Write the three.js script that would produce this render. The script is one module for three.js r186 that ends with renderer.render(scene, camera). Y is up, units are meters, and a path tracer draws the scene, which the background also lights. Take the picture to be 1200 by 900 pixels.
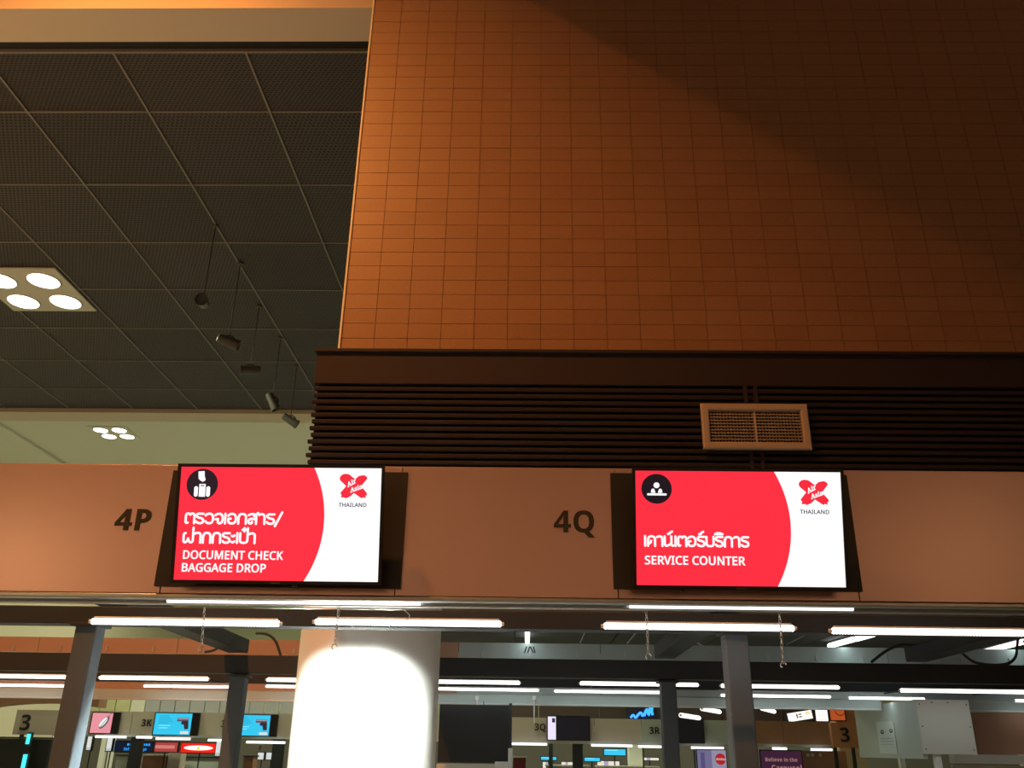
import * as THREE from 'three';
import { RoundedBoxGeometry } from 'three/addons/geometries/RoundedBoxGeometry.js';
import { mergeGeometries } from 'three/addons/utils/BufferGeometryUtils.js';
import { FontLoader } from 'three/addons/loaders/FontLoader.js';
import { TextGeometry } from 'three/addons/geometries/TextGeometry.js';
import { RectAreaLightUniformsLib } from 'three/addons/lights/RectAreaLightUniformsLib.js';

// ------------------------------------------------------------------ camera
const scene = new THREE.Scene();
scene.background = new THREE.Color(0x000000);
const F = 1021.24, EYE = new THREE.Vector3(0, 1.65, 0);
const PITCH = 0.396694, YAW = -0.02389, ROLL = 0.01565;
const fw = new THREE.Vector3(Math.sin(YAW) * Math.cos(PITCH), Math.sin(PITCH), -Math.cos(YAW) * Math.cos(PITCH));
const rt0 = new THREE.Vector3(Math.cos(YAW), 0, Math.sin(YAW));
const up0 = new THREE.Vector3().crossVectors(rt0, fw);
const rt = rt0.clone().multiplyScalar(Math.cos(ROLL)).addScaledVector(up0, Math.sin(ROLL));
const up = up0.clone().multiplyScalar(Math.cos(ROLL)).addScaledVector(rt0, -Math.sin(ROLL));
const camera = new THREE.PerspectiveCamera(2 * Math.atan(450 / F) * 180 / Math.PI, 4 / 3, 0.05, 300);
camera.position.copy(EYE);
camera.quaternion.setFromRotationMatrix(new THREE.Matrix4().makeBasis(rt, up, fw.clone().negate()));
const renderer = new THREE.WebGLRenderer({ antialias: true });
renderer.toneMapping = THREE.LinearToneMapping;
renderer.toneMappingExposure = 1.0;
renderer.shadowMap.enabled = true;
RectAreaLightUniformsLib.init();

// a photo pixel gives a direction; the plane it lies on gives the place
const ray = (x, y) => fw.clone().multiplyScalar(F).addScaledVector(rt, x - 600).addScaledVector(up, 450 - y);
const onZ = (x, y, d) => { const r = ray(x, y); return EYE.clone().addScaledVector(r, -d / r.z); };
const onY = (x, y, h) => { const r = ray(x, y); return EYE.clone().addScaledVector(r, (h - EYE.y) / r.y); };

// ------------------------------------------------------------------ main lights
const WARM = new THREE.Color().setRGB(1, 0.35, 0.075);
const flood = new THREE.SpotLight(WARM, 430, 0, 0.94, 1.0, 2);      // sodium floodlight high on the left, see floodlight below
flood.position.set(-4.9, 12.28, -0.49);
flood.target.position.set(-4.95, -2.77, -6.6);
flood.shadow.radius = 7;
scene.add(flood, flood.target);
const floodB = new THREE.SpotLight(WARM, 75, 0, 0.42, 1.0, 2);       // second floodlight, on the bulkhead beam
floodB.position.set(-4.9, 12.7, -4.9); floodB.target.position.set(-4.2, 9.0, -7.02); floodB.shadow.radius = 6;
scene.add(floodB, floodB.target);
const addedUplight = new THREE.SpotLight(new THREE.Color().setRGB(1, 0.55, 0.2), 160, 0, 1.0, 0.35, 2);   // unseen floor lamp, added to brighten the cream beam and near ceiling
addedUplight.position.set(-14, 0.75, -3); addedUplight.target.position.set(-13, 9, -4); addedUplight.shadow.radius = 6;
scene.add(addedUplight, addedUplight.target);
// unseen wash lights added for warm fill off the wall behind the camera
const ADDED_WASH = [[-8, 84], [-3, 62], [3, 58], [9.6, 46]];
const addedWashLights = ADDED_WASH.map(([x, i]) => {
  const l = new THREE.SpotLight(new THREE.Color().setRGB(1, 0.60, 0.47), i, 0, 0.95, 0.8, 2);
  l.position.set(x, 8.6, 6.2); l.target.position.set(x, 3.6, 10); l.shadow.radius = 5;
  scene.add(l, l.target); return l;
});
const GREENISH = new THREE.Color().setRGB(0.95, 1.0, 0.62);
const COOL = new THREE.Color().setRGB(0.80, 1.0, 0.97);

// ------------------------------------------------------------------ helpers
let seed = 7;
const rnd = () => ((seed = (seed * 1664525 + 1013904223) >>> 0) / 4294967296);
const taken = {};
function numbered(n) {
  if (!(n in taken)) { taken[n] = 0; return n; }
  return n + '_' + String(++taken[n]).padStart(3, '0');
}
function mat(r, g, b, rough = 0.7, metal = 0, extra = {}) {
  const m = new THREE.MeshPhysicalMaterial({ roughness: rough, metalness: metal, ...extra });
  m.color.setRGB(r, g, b); return m;
}
function glow(r, g, b, k = 1, map = null) {
  const m = new THREE.MeshStandardMaterial({ roughness: 0.5, metalness: 0 });
  m.color.setRGB(0.02, 0.02, 0.02); m.emissive.setRGB(r, g, b); m.emissiveIntensity = k;
  if (map) m.emissiveMap = map;
  return m;
}
const box = (w, h, d, x = 0, y = 0, z = 0) => new THREE.BoxGeometry(w, h, d).translate(x, y, z);
const rbox = (w, h, d, r = 0.01, x = 0, y = 0, z = 0) => new RoundedBoxGeometry(w, h, d, 2, Math.min(r, w / 2.1, h / 2.1, d / 2.1)).translate(x, y, z);
const span = (x0, x1, y0, y1, z0, z1) => box(Math.abs(x1 - x0), Math.abs(y1 - y0), Math.abs(z1 - z0), (x0 + x1) / 2, (y0 + y1) / 2, (z0 + z1) / 2);
const cylX = (r, len, x = 0, y = 0, z = 0, s = 16) => new THREE.CylinderGeometry(r, r, len, s).rotateZ(Math.PI / 2).translate(x, y, z);
const cylY = (r, len, x = 0, y = 0, z = 0, s = 16) => new THREE.CylinderGeometry(r, r, len, s).translate(x, y, z);
const tube = (pts, r, n = 24, s = 8) => new THREE.TubeGeometry(new THREE.CatmullRomCurve3(pts.map((p) => new THREE.Vector3(...p))), n, r, s);
const merge = (list) => mergeGeometries(list.map((g) => { const h = g.index ? g.toNonIndexed() : g; for (const k of Object.keys(h.attributes)) if (!['position', 'normal', 'uv'].includes(k)) h.deleteAttribute(k); return h; }));
function part(name, geo, m, parent) { const o = new THREE.Mesh(geo, m); o.name = name; parent.add(o); return o; }
function thing(name, label, category, pos = [0, 0, 0], group) {
  const o = new THREE.Group(); o.name = numbered(name); o.position.set(...pos); o.userData = { label, category };
  if (group) o.userData.group = group;
  scene.add(o); return o;
}
function solo(name, label, category, geo, m, group) {
  const o = new THREE.Mesh(geo, m); o.name = numbered(name); o.userData = { label, category };
  if (group) o.userData.group = group;
  scene.add(o); return o;
}
function struct(name, geo, m, label) {
  const o = geo ? new THREE.Mesh(geo, m) : new THREE.Group(); o.name = name; o.userData = { kind: 'structure' };
  if (label) o.userData.label = label;
  scene.add(o); return o;
}
function copyOf(o, pos, label) { const c = o.clone(); c.name = numbered(o.name.replace(/_\d{3}$/, '')); c.position.set(...pos); if (label) c.userData = { ...o.userData, label }; scene.add(c); return c; }
// box whose front face covers a pixel rectangle on the plane z = -d
function face(x0, y0, x1, y1, d, t) {
  const a = onZ(x0, (y0 + y1) / 2, d), b = onZ(x1, (y0 + y1) / 2, d), c = onZ((x0 + x1) / 2, y0, d), e = onZ((x0 + x1) / 2, y1, d);
  return { x0: a.x, x1: b.x, y0: e.y, y1: c.y, w: b.x - a.x, h: c.y - e.y, cx: (a.x + b.x) / 2, cy: (c.y + e.y) / 2, z: -d, geo: (tt = t, dz = 0) => box(b.x - a.x, c.y - e.y, tt, (a.x + b.x) / 2, (c.y + e.y) / 2, -d - tt / 2 + dz) };
}
function noiseTex(size, fn, srgb = false) {
  const data = new Uint8Array(size * size * 4);
  for (let y = 0; y < size; y++) for (let x = 0; x < size; x++) {
    const v = fn(x, y), k = (y * size + x) * 4;
    data[k] = v[0]; data[k + 1] = v[1]; data[k + 2] = v[2]; data[k + 3] = 255;
  }
  const t = new THREE.DataTexture(data, size, size);
  t.magFilter = THREE.LinearFilter; t.minFilter = THREE.LinearFilter; t.wrapS = t.wrapT = THREE.RepeatWrapping;
  if (srgb) t.colorSpace = THREE.SRGBColorSpace;
  t.needsUpdate = true; return t;
}
// blotchy grain that repeats without a seam
function grain(size, lo, hi, coarse) {
  const c = [], n = coarse;
  for (let i = 0; i < n * n; i++) c.push(rnd());
  const at = (i, j) => c[((j % n) + n) % n * n + ((i % n) + n) % n];
  return noiseTex(size, (x, y) => {
    const u = x / size * n, v = y / size * n, i = Math.floor(u), j = Math.floor(v), a = u - i, b = v - j;
    const s = (at(i, j) * (1 - a) + at(i + 1, j) * a) * (1 - b) + (at(i, j + 1) * (1 - a) + at(i + 1, j + 1) * a) * b;
    const g = lo + (hi - lo) * (0.6 * s + 0.4 * rnd()); return [g, g, g];
  });
}
function canvasTex(w, h, draw) {
  const c = document.createElement('canvas'); c.width = w; c.height = h;
  draw(c.getContext('2d'), w, h);
  const t = new THREE.CanvasTexture(c); t.colorSpace = THREE.SRGBColorSpace; return t;
}
const font = await new FontLoader().loadAsync('fonts/droid/droid_sans_bold.typeface.json');
function textGeo(str, capHeight, depth = 0.004) {
  const g = new TextGeometry(str, { font, size: capHeight, depth, curveSegments: 6, bevelEnabled: false });
  g.computeBoundingBox(); return g;
}

// ------------------------------------------------------------------ materials
const gMid = grain(256, 200, 255, 24), gRough = grain(256, 120, 235, 40);
const M = {
  tile: [[0.315, 0.165, 0.088], [0.303, 0.157, 0.083], [0.327, 0.173, 0.093]].map((c) => mat(...c, 0.62, 0, { map: gMid, roughnessMap: gRough })),
  grout: mat(0.19, 0.11, 0.075, 0.95),
  cornerTrim: mat(0.78, 0.72, 0.6, 0.5),
  cream: mat(0.80, 0.66, 0.50, 0.85),
  paleCeil: mat(0.74, 0.72, 0.62, 0.9),
  ceilVoid: mat(0.03, 0.03, 0.03, 0.9),
  gridBar: mat(0.29, 0.26, 0.235, 0.6, 0.0),
  copper: mat(0.63, 0.43, 0.36, 0.29, 0.85),
  alu: mat(0.42, 0.45, 0.46, 0.30, 1.0),
  aluSatin: mat(0.62, 0.64, 0.64, 0.45, 0.8),
  galv: mat(0.46, 0.54, 0.53, 0.6, 0.1),
  steel: mat(0.080, 0.105, 0.130, 0.6, 0.1),
  steelDark: mat(0.026, 0.032, 0.038, 0.6, 0.1),
  slat: mat(0.030, 0.021, 0.023, 0.65, 0.0, { specularIntensity: 0.4 }),
  slatBack: mat(0.02, 0.012, 0.01, 0.9),
  vent: mat(0.42, 0.34, 0.27, 0.55, 0.1),
  black: mat(0.012, 0.012, 0.014, 0.5),
  bezel: mat(0.01, 0.01, 0.012, 0.28),
  letter: mat(0.02, 0.018, 0.016, 0.6),
  column: mat(0.82, 0.83, 0.80, 0.6),
  white: mat(0.8, 0.8, 0.77, 0.6),
  brownSheet: mat(0.50, 0.31, 0.23, 0.6),
  offWhite: mat(0.62, 0.60, 0.54, 0.65),
  greyPanel: mat(0.45, 0.50, 0.48, 0.6),
  brownPanel: mat(0.36, 0.18, 0.11, 0.6),
  soffit: mat(0.06, 0.063, 0.068, 0.7),
  taupe: mat(0.56, 0.49, 0.44, 0.6),
  olive: mat(0.5, 0.48, 0.28, 0.7),
  lilacGrey: mat(0.33, 0.33, 0.38, 0.7),
  rust: mat(0.5, 0.22, 0.11, 0.6),
  pot: mat(0.11, 0.10, 0.085, 0.55, 0.2),
  floor: mat(0.28, 0.272, 0.255, 0.25, 0, { roughnessMap: gRough }),
  hall: mat(0.66, 0.58, 0.46, 0.9),
  farWall: mat(0.5, 0.52, 0.38, 0.9),
  chrome: mat(0.85, 0.85, 0.83, 0.2, 1),
  tubeGlow: glow(1, 1, 0.98, 3.0),
  tubeFar: glow(1, 1, 0.98, 1.5),
  lampGlow: glow(1, 1, 0.84, 7),
  warmGlow: glow(1, 0.55, 0.25, 4),
};

// ------------------------------------------------------------------ hall shell
struct('floor', span(-24, 24, -0.2, 0, -64, 12), M.floor);
struct('wall_back', span(-24, 24, 0, 13.6, 10, 10.3), M.hall);
struct('wall_left', span(-24.3, -24, 0, 13.6, -64, 12), M.hall);
struct('wall_right', span(24, 24.3, 0, 13.6, -64, 12), M.hall);
struct('wall_partition', span(-23, 23, 0, 2.45, -45.2, -45), mat(0.14, 0.13, 0.12, 0.8), 'low dark partition wall far behind the counters');
struct('wall_far', span(-24, 24, 0, 13.6, -62.3, -62), M.farWall);
struct('ceiling', span(-24, 24, 13.5, 13.8, -7.02, 12), M.hall);
struct('ceiling_001', span(-24, 24, 12.5, 12.8, -62, -20.2), M.paleCeil);
struct('trim_1', span(-24, -1.63, 8.95, 13.5, -7.5, -7.02), M.cream, 'cream bulkhead beam above the dark ceiling');
struct('trim_2', span(-24, 12, 9.05, 13.0, -20.25, -19.62), M.cream, 'cream beam at the far end of the dark ceiling');
struct('trim_3', span(-20.6, -19.6, 12.36, 12.5, -62, -20.2), M.paleCeil, 'shallow drop beam along the pale ceiling');
struct('trim_4', span(-0.3, 0.7, 8.80, 13.5, -6.6, 6), M.cream, 'downstand beam standing out from the tiled tower');

// dark gridded ceiling: every perforated panel a mesh of its own between the bars
{
  const holes = noiseTex(128, (x, y) => {
    const n = 4, p = 128 / n, row = Math.floor(y / p), cx = ((x + (row % 2) * p / 2) % p) - p / 2, cy = (y % p) - p / 2;
    const k = Math.hypot(cx, cy) < p * 0.30 ? 25 : 250; const v = k + (rnd() - 0.5) * 20; return [v, v, v];
  });
  const c = struct('ceiling_002', null, null, 'dark perforated metal ceiling in a square grid');
  const P = 1.574, X0 = -1.80, Z0 = -8.912 + 1.57;
  const variants = [[0.118, 0.092, 0.096], [0.106, 0.083, 0.086], [0.13, 0.10, 0.102]].map((v, i) => {
    const t = holes.clone(); t.repeat.set(6.5, 6.5); t.needsUpdate = true;
    return mat(...v, 0.55, 0.1, { map: t, bumpMap: t, bumpScale: 0.004 });
  });
  const panel = box(P - 0.035, 0.02, P - 0.035), first = box(P - 0.035, 0.02, 1.05 - 0.035);
  for (let i = 0; i < 11; i++) for (let j = 0; j < 8; j++) {
    const o = part('ceiling_panel', j ? panel : first, variants[Math.floor(rnd() * 3)], c);
    o.position.set(X0 - P * (i + 0.5), 9.165 + (rnd() - 0.5) * 0.006, j ? Z0 - 1.57 * (j + 0.5) : -8.387);
    o.rotation.set((rnd() - 0.5) * 0.006, 0, (rnd() - 0.5) * 0.006);
  }
  for (let i = 0; i <= 11; i++) part('grid_bar', span(X0 - P * i - 0.013, X0 - P * i + 0.013, 9.14, 9.18, -19.62, -7.86), M.gridBar, c);
  for (let j = 1; j <= 7; j++) part('grid_bar', span(X0 - P * 11, X0, 9.142, 9.18, Z0 - 1.57 * j - 0.009, Z0 - 1.57 * j + 0.009), M.gridBar, c);
  part('edge_bar', span(X0 - P * 11, X0, 9.135, 9.18, -7.875, -7.845), M.gridBar, c);
  part('ceiling_void', span(-20, -1.7, 9.19, 9.4, -19.7, -7.5), M.ceilVoid, c);
}

// ------------------------------------------------------------------ tiled tower
{
  const t = struct('wall_tower', span(-1.60, 9, 2.95, 13.5, -9.6, -6.612), M.grout, 'brown tiled tower wall');
  const TW = 0.28, TH = 0.14, X0 = -1.605, Y0 = 4.686;
  const tg = box(TW - 0.004, TH - 0.004, 0.012);
  const rest = [];
  for (let r = 0; r < 34; r++) for (let c = 0; c < 36; c++) {
    const x = X0 + TW * (c + 0.5), y = Y0 + TH * (r + 0.5), z = -6.606 + (rnd() - 0.5) * 0.0016;
    const rx = (rnd() - 0.5) * 0.006, ry = (rnd() - 0.5) * 0.007, k = Math.floor(rnd() * 3);
    if (r < 15 && c < 20) { const o = part('tile', tg, M.tile[k], t); o.position.set(x, y, z); o.rotation.set(rx, ry, 0); } else rest.push(tg.clone().rotateX(rx).rotateY(ry).translate(x, y, z));
  }
  const s = part('tile_field', merge(rest), M.tile[0], t); s.userData.kind = 'stuff';
  part('corner_trim', rbox(0.02, 8.8, 0.03, 0.006, -1.612, 9.08, -6.6), M.cornerTrim, t);
}
// louvred band with cornice below the tiles
{
  const t = struct('wall_louvre', span(-1.69, 9, 3.0, 4.56, -6.6, -6.36), M.slatBack, 'dark brown slatted band below the tiles');
  part('cornice_lip', rbox(10.76, 0.03, 0.36, 0.006, 3.65, 4.56, -6.44), M.slat, t);
  part('cornice_board', rbox(10.72, 0.27, 0.06, 0.006, 3.65, 4.415, -6.315), M.slat, t);
  const slat = rbox(10.72, 0.034, 0.05, 0.008);
  for (let k = 0; k < 23; k++) {
    const o = part('slat', slat, M.slat, t);
    o.position.set(3.65 + (k % 2) * 0.012 + (rnd() - 0.5) * 0.01, 4.245 - 0.0547 * k, -6.32); o.rotation.x = 0.25;
  }
  for (const x of [1.66, 1.74]) part('joint_batten', box(0.03, 1.28, 0.03, x, 3.64, -6.30), M.slat, t);
}
// air grille on the louvres
{
  const f = face(824, 476, 946, 526, 6.26, 0.03);
  const g = thing('vent_grille', 'rectangular metal air grille with crossed blades on the dark slatted band', 'vent', [f.cx, f.cy, -6.26]);
  const w = f.w, h = f.h, b = 0.034;
  const sh = new THREE.Shape([[-w / 2, -h / 2], [w / 2, -h / 2], [w / 2, h / 2], [-w / 2, h / 2]].map((p) => new THREE.Vector2(...p)));
  sh.holes.push(new THREE.Path([[-w / 2 + b, -h / 2 + b], [-w / 2 + b, h / 2 - b], [w / 2 - b, h / 2 - b], [w / 2 - b, -h / 2 + b]].map((p) => new THREE.Vector2(...p))));
  part('frame', new THREE.ExtrudeGeometry(sh, { depth: 0.02, bevelEnabled: true, bevelSize: 0.012, bevelThickness: 0.012, bevelSegments: 2 }), M.vent, g);
  const hz = [], vt = [];
  for (let k = 0; k < 11; k++) hz.push(box(w - 2 * b, 0.006, 0.02, 0, -h / 2 + b + (k + 0.5) * (h - 2 * b) / 11, 0.004));
  for (let k = 0; k < 30; k++) vt.push(box(0.006, h - 2 * b, 0.02, -w / 2 + b + (k + 0.5) * (w - 2 * b) / 30, 0, -0.016));
  for (const [n, l] of [['horizontal_blades', hz], ['vertical_blades', vt]]) part(n, merge(l), M.vent, g).userData.kind = 'stuff';
  part('mid_bar', box(0.016, h - 2 * b, 0.022, 0, 0, 0.006), M.vent, g);
  part('duct', box(w - 2 * b, h - 2 * b, 0.01, 0, 0, -0.035), M.slatBack, g);
}

// ------------------------------------------------------------------ near fascia
{
  const t = thing('sign_fascia', 'copper-brown metal fascia band lettered 4P and 4Q above the counters', 'fascia', [0, 2.37, -4.6]);
  const cuts = [-6.2, -4.6, -3.25, -1.94, -0.705, 0.46, 1.70, 3.0, 4.3, 5.6];
  for (let k = 0; k < cuts.length - 1; k++) {
    const w = cuts[k + 1] - cuts[k] - 0.003;
    const o = part('fascia_panel', rbox(w, 0.70, 0.03, 0.003), M.copper, t);
    o.position.set((cuts[k] + cuts[k + 1]) / 2, 0.358, -0.016);
  }
  part('back_sheet', span(-6.2, 5.6, 0.0, 0.705, -0.11, -0.09), M.galv, t);
  part('top_cap', span(-6.2, 5.6, 0.70, 0.71, -0.11, -0.002), M.copper, t);
  part('bottom_rail', rbox(11.8, 0.026, 0.06, 0.008, -0.3, -0.006, -0.03), M.alu, t);
  part('bottom_rail', rbox(11.8, 0.03, 0.05, 0.01, -0.3, -0.012, -0.17), M.alu, t);
  part('slot_cover', span(-6.2, 5.6, 0.012, 0.03, -0.16, -0.05), M.alu, t);
  for (const [s, x, y] of [['4P', -2.247, 2.708], ['4Q', 0.126, 2.722]]) {
    const g = textGeo(s, 0.118, 0.004), bb = g.boundingBox;
    const o = part('lettering', g, M.letter, t);
    const w = s === '4P' ? 0.192 : 0.219;
    o.scale.x = w / (bb.max.x - bb.min.x); o.position.set(x - bb.min.x * o.scale.x, y - 2.37, 0);
  }
}
// strip lamps in the slot below the two screens
for (const [a, b, w] of [[195, 492, 'DOCUMENT CHECK'], [738, 1000, 'SERVICE COUNTER']]) {
  const x0 = onZ(a, 706, 4.7).x, x1 = onZ(b, 711, 4.7).x;
  const l = thing('strip_light', `recessed strip lamp in the fascia slot below the ${w} screen`, 'strip light', [(x0 + x1) / 2, 2.37, -4.71]);
  part('lamp_tube', cylX(0.016, x1 - x0, 0, -0.01, 0, 12), M.tubeFar, l);
  part('lamp_reflector', box(x1 - x0 + 0.04, 0.006, 0.05, 0, 0.009, 0), M.white, l);
}

// ------------------------------------------------------------------ the two screens
const GL = {   // plain upright strokes of the Thai letters, 100 units tall
  to: [78, 'M24 88Q8 96 8 76L8 34Q8 8 24 8Q36 8 40 20Q45 8 56 8Q72 8 72 32L72 94'],
  ro: [70, 'M62 9L26 9Q8 11 10 28Q14 42 38 46Q62 52 62 72Q60 92 36 92Q16 92 10 78'],
  wo: [72, 'M8 24Q16 8 36 8Q64 8 64 50Q64 92 38 92Q16 92 9 76'],
  cho: [72, 'M8 22Q18 8 38 8Q64 10 64 50Q64 92 42 92Q29 92 29 76L29 54L11 57'],
  e: [24, 'M11 7L11 93'],
  o: [76, 'M9 25Q18 8 38 8Q67 8 67 50Q67 92 38 92Q10 92 10 66L10 52L28 50'],
  ko: [76, 'M10 94L10 46Q6 36 15 30Q12 8 38 8Q66 8 66 40L66 94'],
  so: [80, 'M10 18Q20 8 40 8Q66 8 66 40L66 94M66 62Q58 48 36 49Q9 50 10 74Q11 93 28 91Q38 88 36 74M50 26L78 -2'],
  aa: [58, 'M6 16Q14 8 26 8Q48 8 48 36L48 94'],
  sl: [56, 'M0 112L50 -10'],
  fo: [90, 'M22 12Q8 10 8 28L8 74Q8 92 22 92Q36 90 43 58Q50 90 63 92Q80 92 80 70L80 -36'],
  a: [40, 'M8 32Q20 42 30 28M8 84Q20 94 30 80'],
  po: [74, 'M9 8L9 68Q9 92 37 92Q66 92 66 68L66 -36'],
  plus: [0, 'M-34 -38L-34 -8M-50 -23L-18 -23'],
  kho: [76, 'M10 94L10 46Q10 8 38 8Q66 8 66 44L66 94M10 74Q34 72 34 48'],
  no: [84, 'M9 8L9 70Q9 92 24 92Q48 88 60 66M62 8L62 76Q64 93 78 90'],
  gar: [0, 'M-48 -14Q-34 -10 -34 -24L-16 -36'],
  bo: [74, 'M9 8L9 68Q9 92 37 92Q65 92 65 68L65 8'],
  i: [0, 'M-66 -16L-6 -16Q-34 -34 -64 -18'],
};
function strokes(g, d, sx, sy) {
  g.beginPath();
  for (const [, k, rest] of d.matchAll(/([MLQ])([^MLQ]*)/g)) {
    const n = rest.replace(/-/g, ' -').trim().split(/\s+/).map(Number);
    if (k === 'M') g.moveTo(n[0] * sx, n[1] * sy); else if (k === 'L') g.lineTo(n[0] * sx, n[1] * sy); else g.quadraticCurveTo(n[0] * sx, n[1] * sy, n[2] * sx, n[3] * sy);
  }
  g.stroke();
}
function thai(g, word, x, y, h, width) {
  const total = word.reduce((s, k) => s + GL[k][0], 0), sx = width / total, sy = h / 100;
  g.save(); g.translate(x, y - h); g.lineWidth = h * 0.2; g.lineCap = 'round'; g.lineJoin = 'round'; g.strokeStyle = '#ffffff';
  let p = 0;
  for (const k of word) { g.save(); g.translate(p * sx, 0); strokes(g, GL[k][1], sx, sy); g.restore(); p += GL[k][0]; }
  g.restore();
}
function latin(g, str, x, y, cap, width, color) {
  g.save(); g.font = `${Math.round(cap / 0.714)}px sans-serif`; g.fillStyle = color; g.strokeStyle = color; g.lineWidth = cap * 0.06;
  const w = g.measureText(str).width; g.translate(x, y); g.scale(width / w, 1); g.fillText(str, 0, 0); g.strokeText(str, 0, 0); g.restore();
}
function logo(g, x, y, w, h, dark) {
  g.save(); g.translate(x, y); g.scale(w / 100, h / 100); g.fillStyle = '#f0283c';
  g.beginPath(); g.moveTo(2, 10); g.quadraticCurveTo(12, -6, 34, 2); g.lineTo(56, 22); g.lineTo(98, 76); g.lineTo(100, 86); g.lineTo(94, 88); g.lineTo(96, 98); g.lineTo(86, 95); g.lineTo(80, 99); g.lineTo(48, 74); g.lineTo(3, 28); g.quadraticCurveTo(-3, 18, 2, 10); g.fill();
  g.beginPath(); g.moveTo(68, 8); g.lineTo(84, 4); g.quadraticCurveTo(100, 8, 98, 20); g.lineTo(74, 54); g.lineTo(40, 92); g.lineTo(24, 100); g.lineTo(18, 96); g.lineTo(6, 97); g.lineTo(9, 88); g.lineTo(4, 78); g.lineTo(22, 52); g.closePath(); g.fill();
  g.restore();
  g.save(); g.translate(x + w * 0.30, y + h * 0.54); g.rotate(-0.52); g.fillStyle = '#fff'; g.strokeStyle = '#fff'; g.lineWidth = 2; g.font = `italic ${Math.round(h * 0.26)}px serif`; g.fillText('Air', 0, 0); g.strokeText('Air', 0, 0); g.restore();
  g.save(); g.translate(x + w * 0.40, y + h * 0.76); g.rotate(-0.36); g.fillStyle = '#fff'; g.strokeStyle = '#fff'; g.lineWidth = 2; g.font = `italic ${Math.round(h * 0.25)}px serif`; g.fillText('Asia', 0, 0); g.strokeText('Asia', 0, 0); g.restore();
  latin(g, 'THAILAND', x + w * 0.0, y + h * 1.34, h * 0.155, w, dark);
}
const RED = '#ff2c40';
function ground(g, w, h, cx, cy, r) {
  g.fillStyle = '#ffffff'; g.fillRect(0, 0, w, h);
  g.fillStyle = RED; g.fillRect(0, 0, cx + 20, h);
  g.beginPath(); g.arc(cx, cy, r, 0, 7); g.fill();
}
const screenArt = [
  canvasTex(1024, 576, (g, w, h) => {
    ground(g, w, h, 150, 262, 592);
    g.fillStyle = '#1c1420'; g.beginPath(); g.arc(112, 90, 80, 0, 7); g.fill();
    g.fillStyle = '#fff';
    g.save(); g.translate(108, 48); g.rotate(-0.08); g.fillRect(-18, -26, 32, 40); g.beginPath(); g.moveTo(-14, 10); g.lineTo(16, 6); g.lineTo(18, 22); g.lineTo(4, 30); g.lineTo(-12, 20); g.fill(); g.restore();
    g.beginPath(); g.roundRect(72, 100, 20, 54, 9); g.fill(); g.beginPath(); g.roundRect(134, 100, 20, 54, 9); g.fill();
    g.fillRect(97, 88, 33, 66); g.fillStyle = '#1c1420'; g.fillRect(104, 94, 19, 5);
    thai(g, ['to', 'ro', 'wo', 'cho', 'e', 'o', 'ko', 'so', 'aa', 'ro', 'sl'], 34, 294, 58, 498);
    thai(g, ['fo', 'aa', 'ko', 'ko', 'ro', 'a', 'e', 'po', 'plus', 'aa'], 30, 392, 58, 372);
    latin(g, 'DOCUMENT CHECK', 34, 470, 40, 508, '#fff');
    latin(g, 'BAGGAGE DROP', 32, 534, 40, 430, '#fff');
    logo(g, 812, 30, 142, 126, '#3a3448');
  }),
  canvasTex(1024, 576, (g, w, h) => {
    ground(g, w, h, 172, 286, 596);
    g.fillStyle = '#14101a'; g.beginPath(); g.arc(106, 92, 76, 0, 7); g.fill();
    g.fillStyle = '#fff'; g.beginPath(); g.arc(106, 74, 15, 0, 7); g.fill();
    for (const s of [-1, 1]) { g.beginPath(); g.moveTo(106 + s * 6, 113); g.quadraticCurveTo(106 + s * 10, 89, 106 + s * 20, 91); g.quadraticCurveTo(106 + s * 30, 95, 106 + s * 28, 113); g.fill(); }
    g.beginPath(); g.roundRect(58, 115, 98, 11, 4); g.fill();
    thai(g, ['e', 'kho', 'aa', 'no', 'gar', 'e', 'to', 'o', 'ro', 'gar', 'bo', 'ro', 'i', 'ko', 'aa', 'ro'], 38, 384, 56, 522);
    latin(g, 'SERVICE COUNTER', 40, 472, 40, 496, '#fff');
    logo(g, 816, 40, 146, 128, '#3a3448');
  }),
];
const SCREENS = [
  { x: -1.306, bx0: -1.970, bx1: -0.674, by0: 2.412, by1: 3.042, txt: 'black-framed wall display showing a red DOCUMENT CHECK BAGGAGE DROP sign' },
  { x: 1.071, bx0: 0.435, bx1: 1.715, by0: 2.425, by1: 3.048, txt: 'black-framed wall display showing a red SERVICE COUNTER sign' },
];
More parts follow.
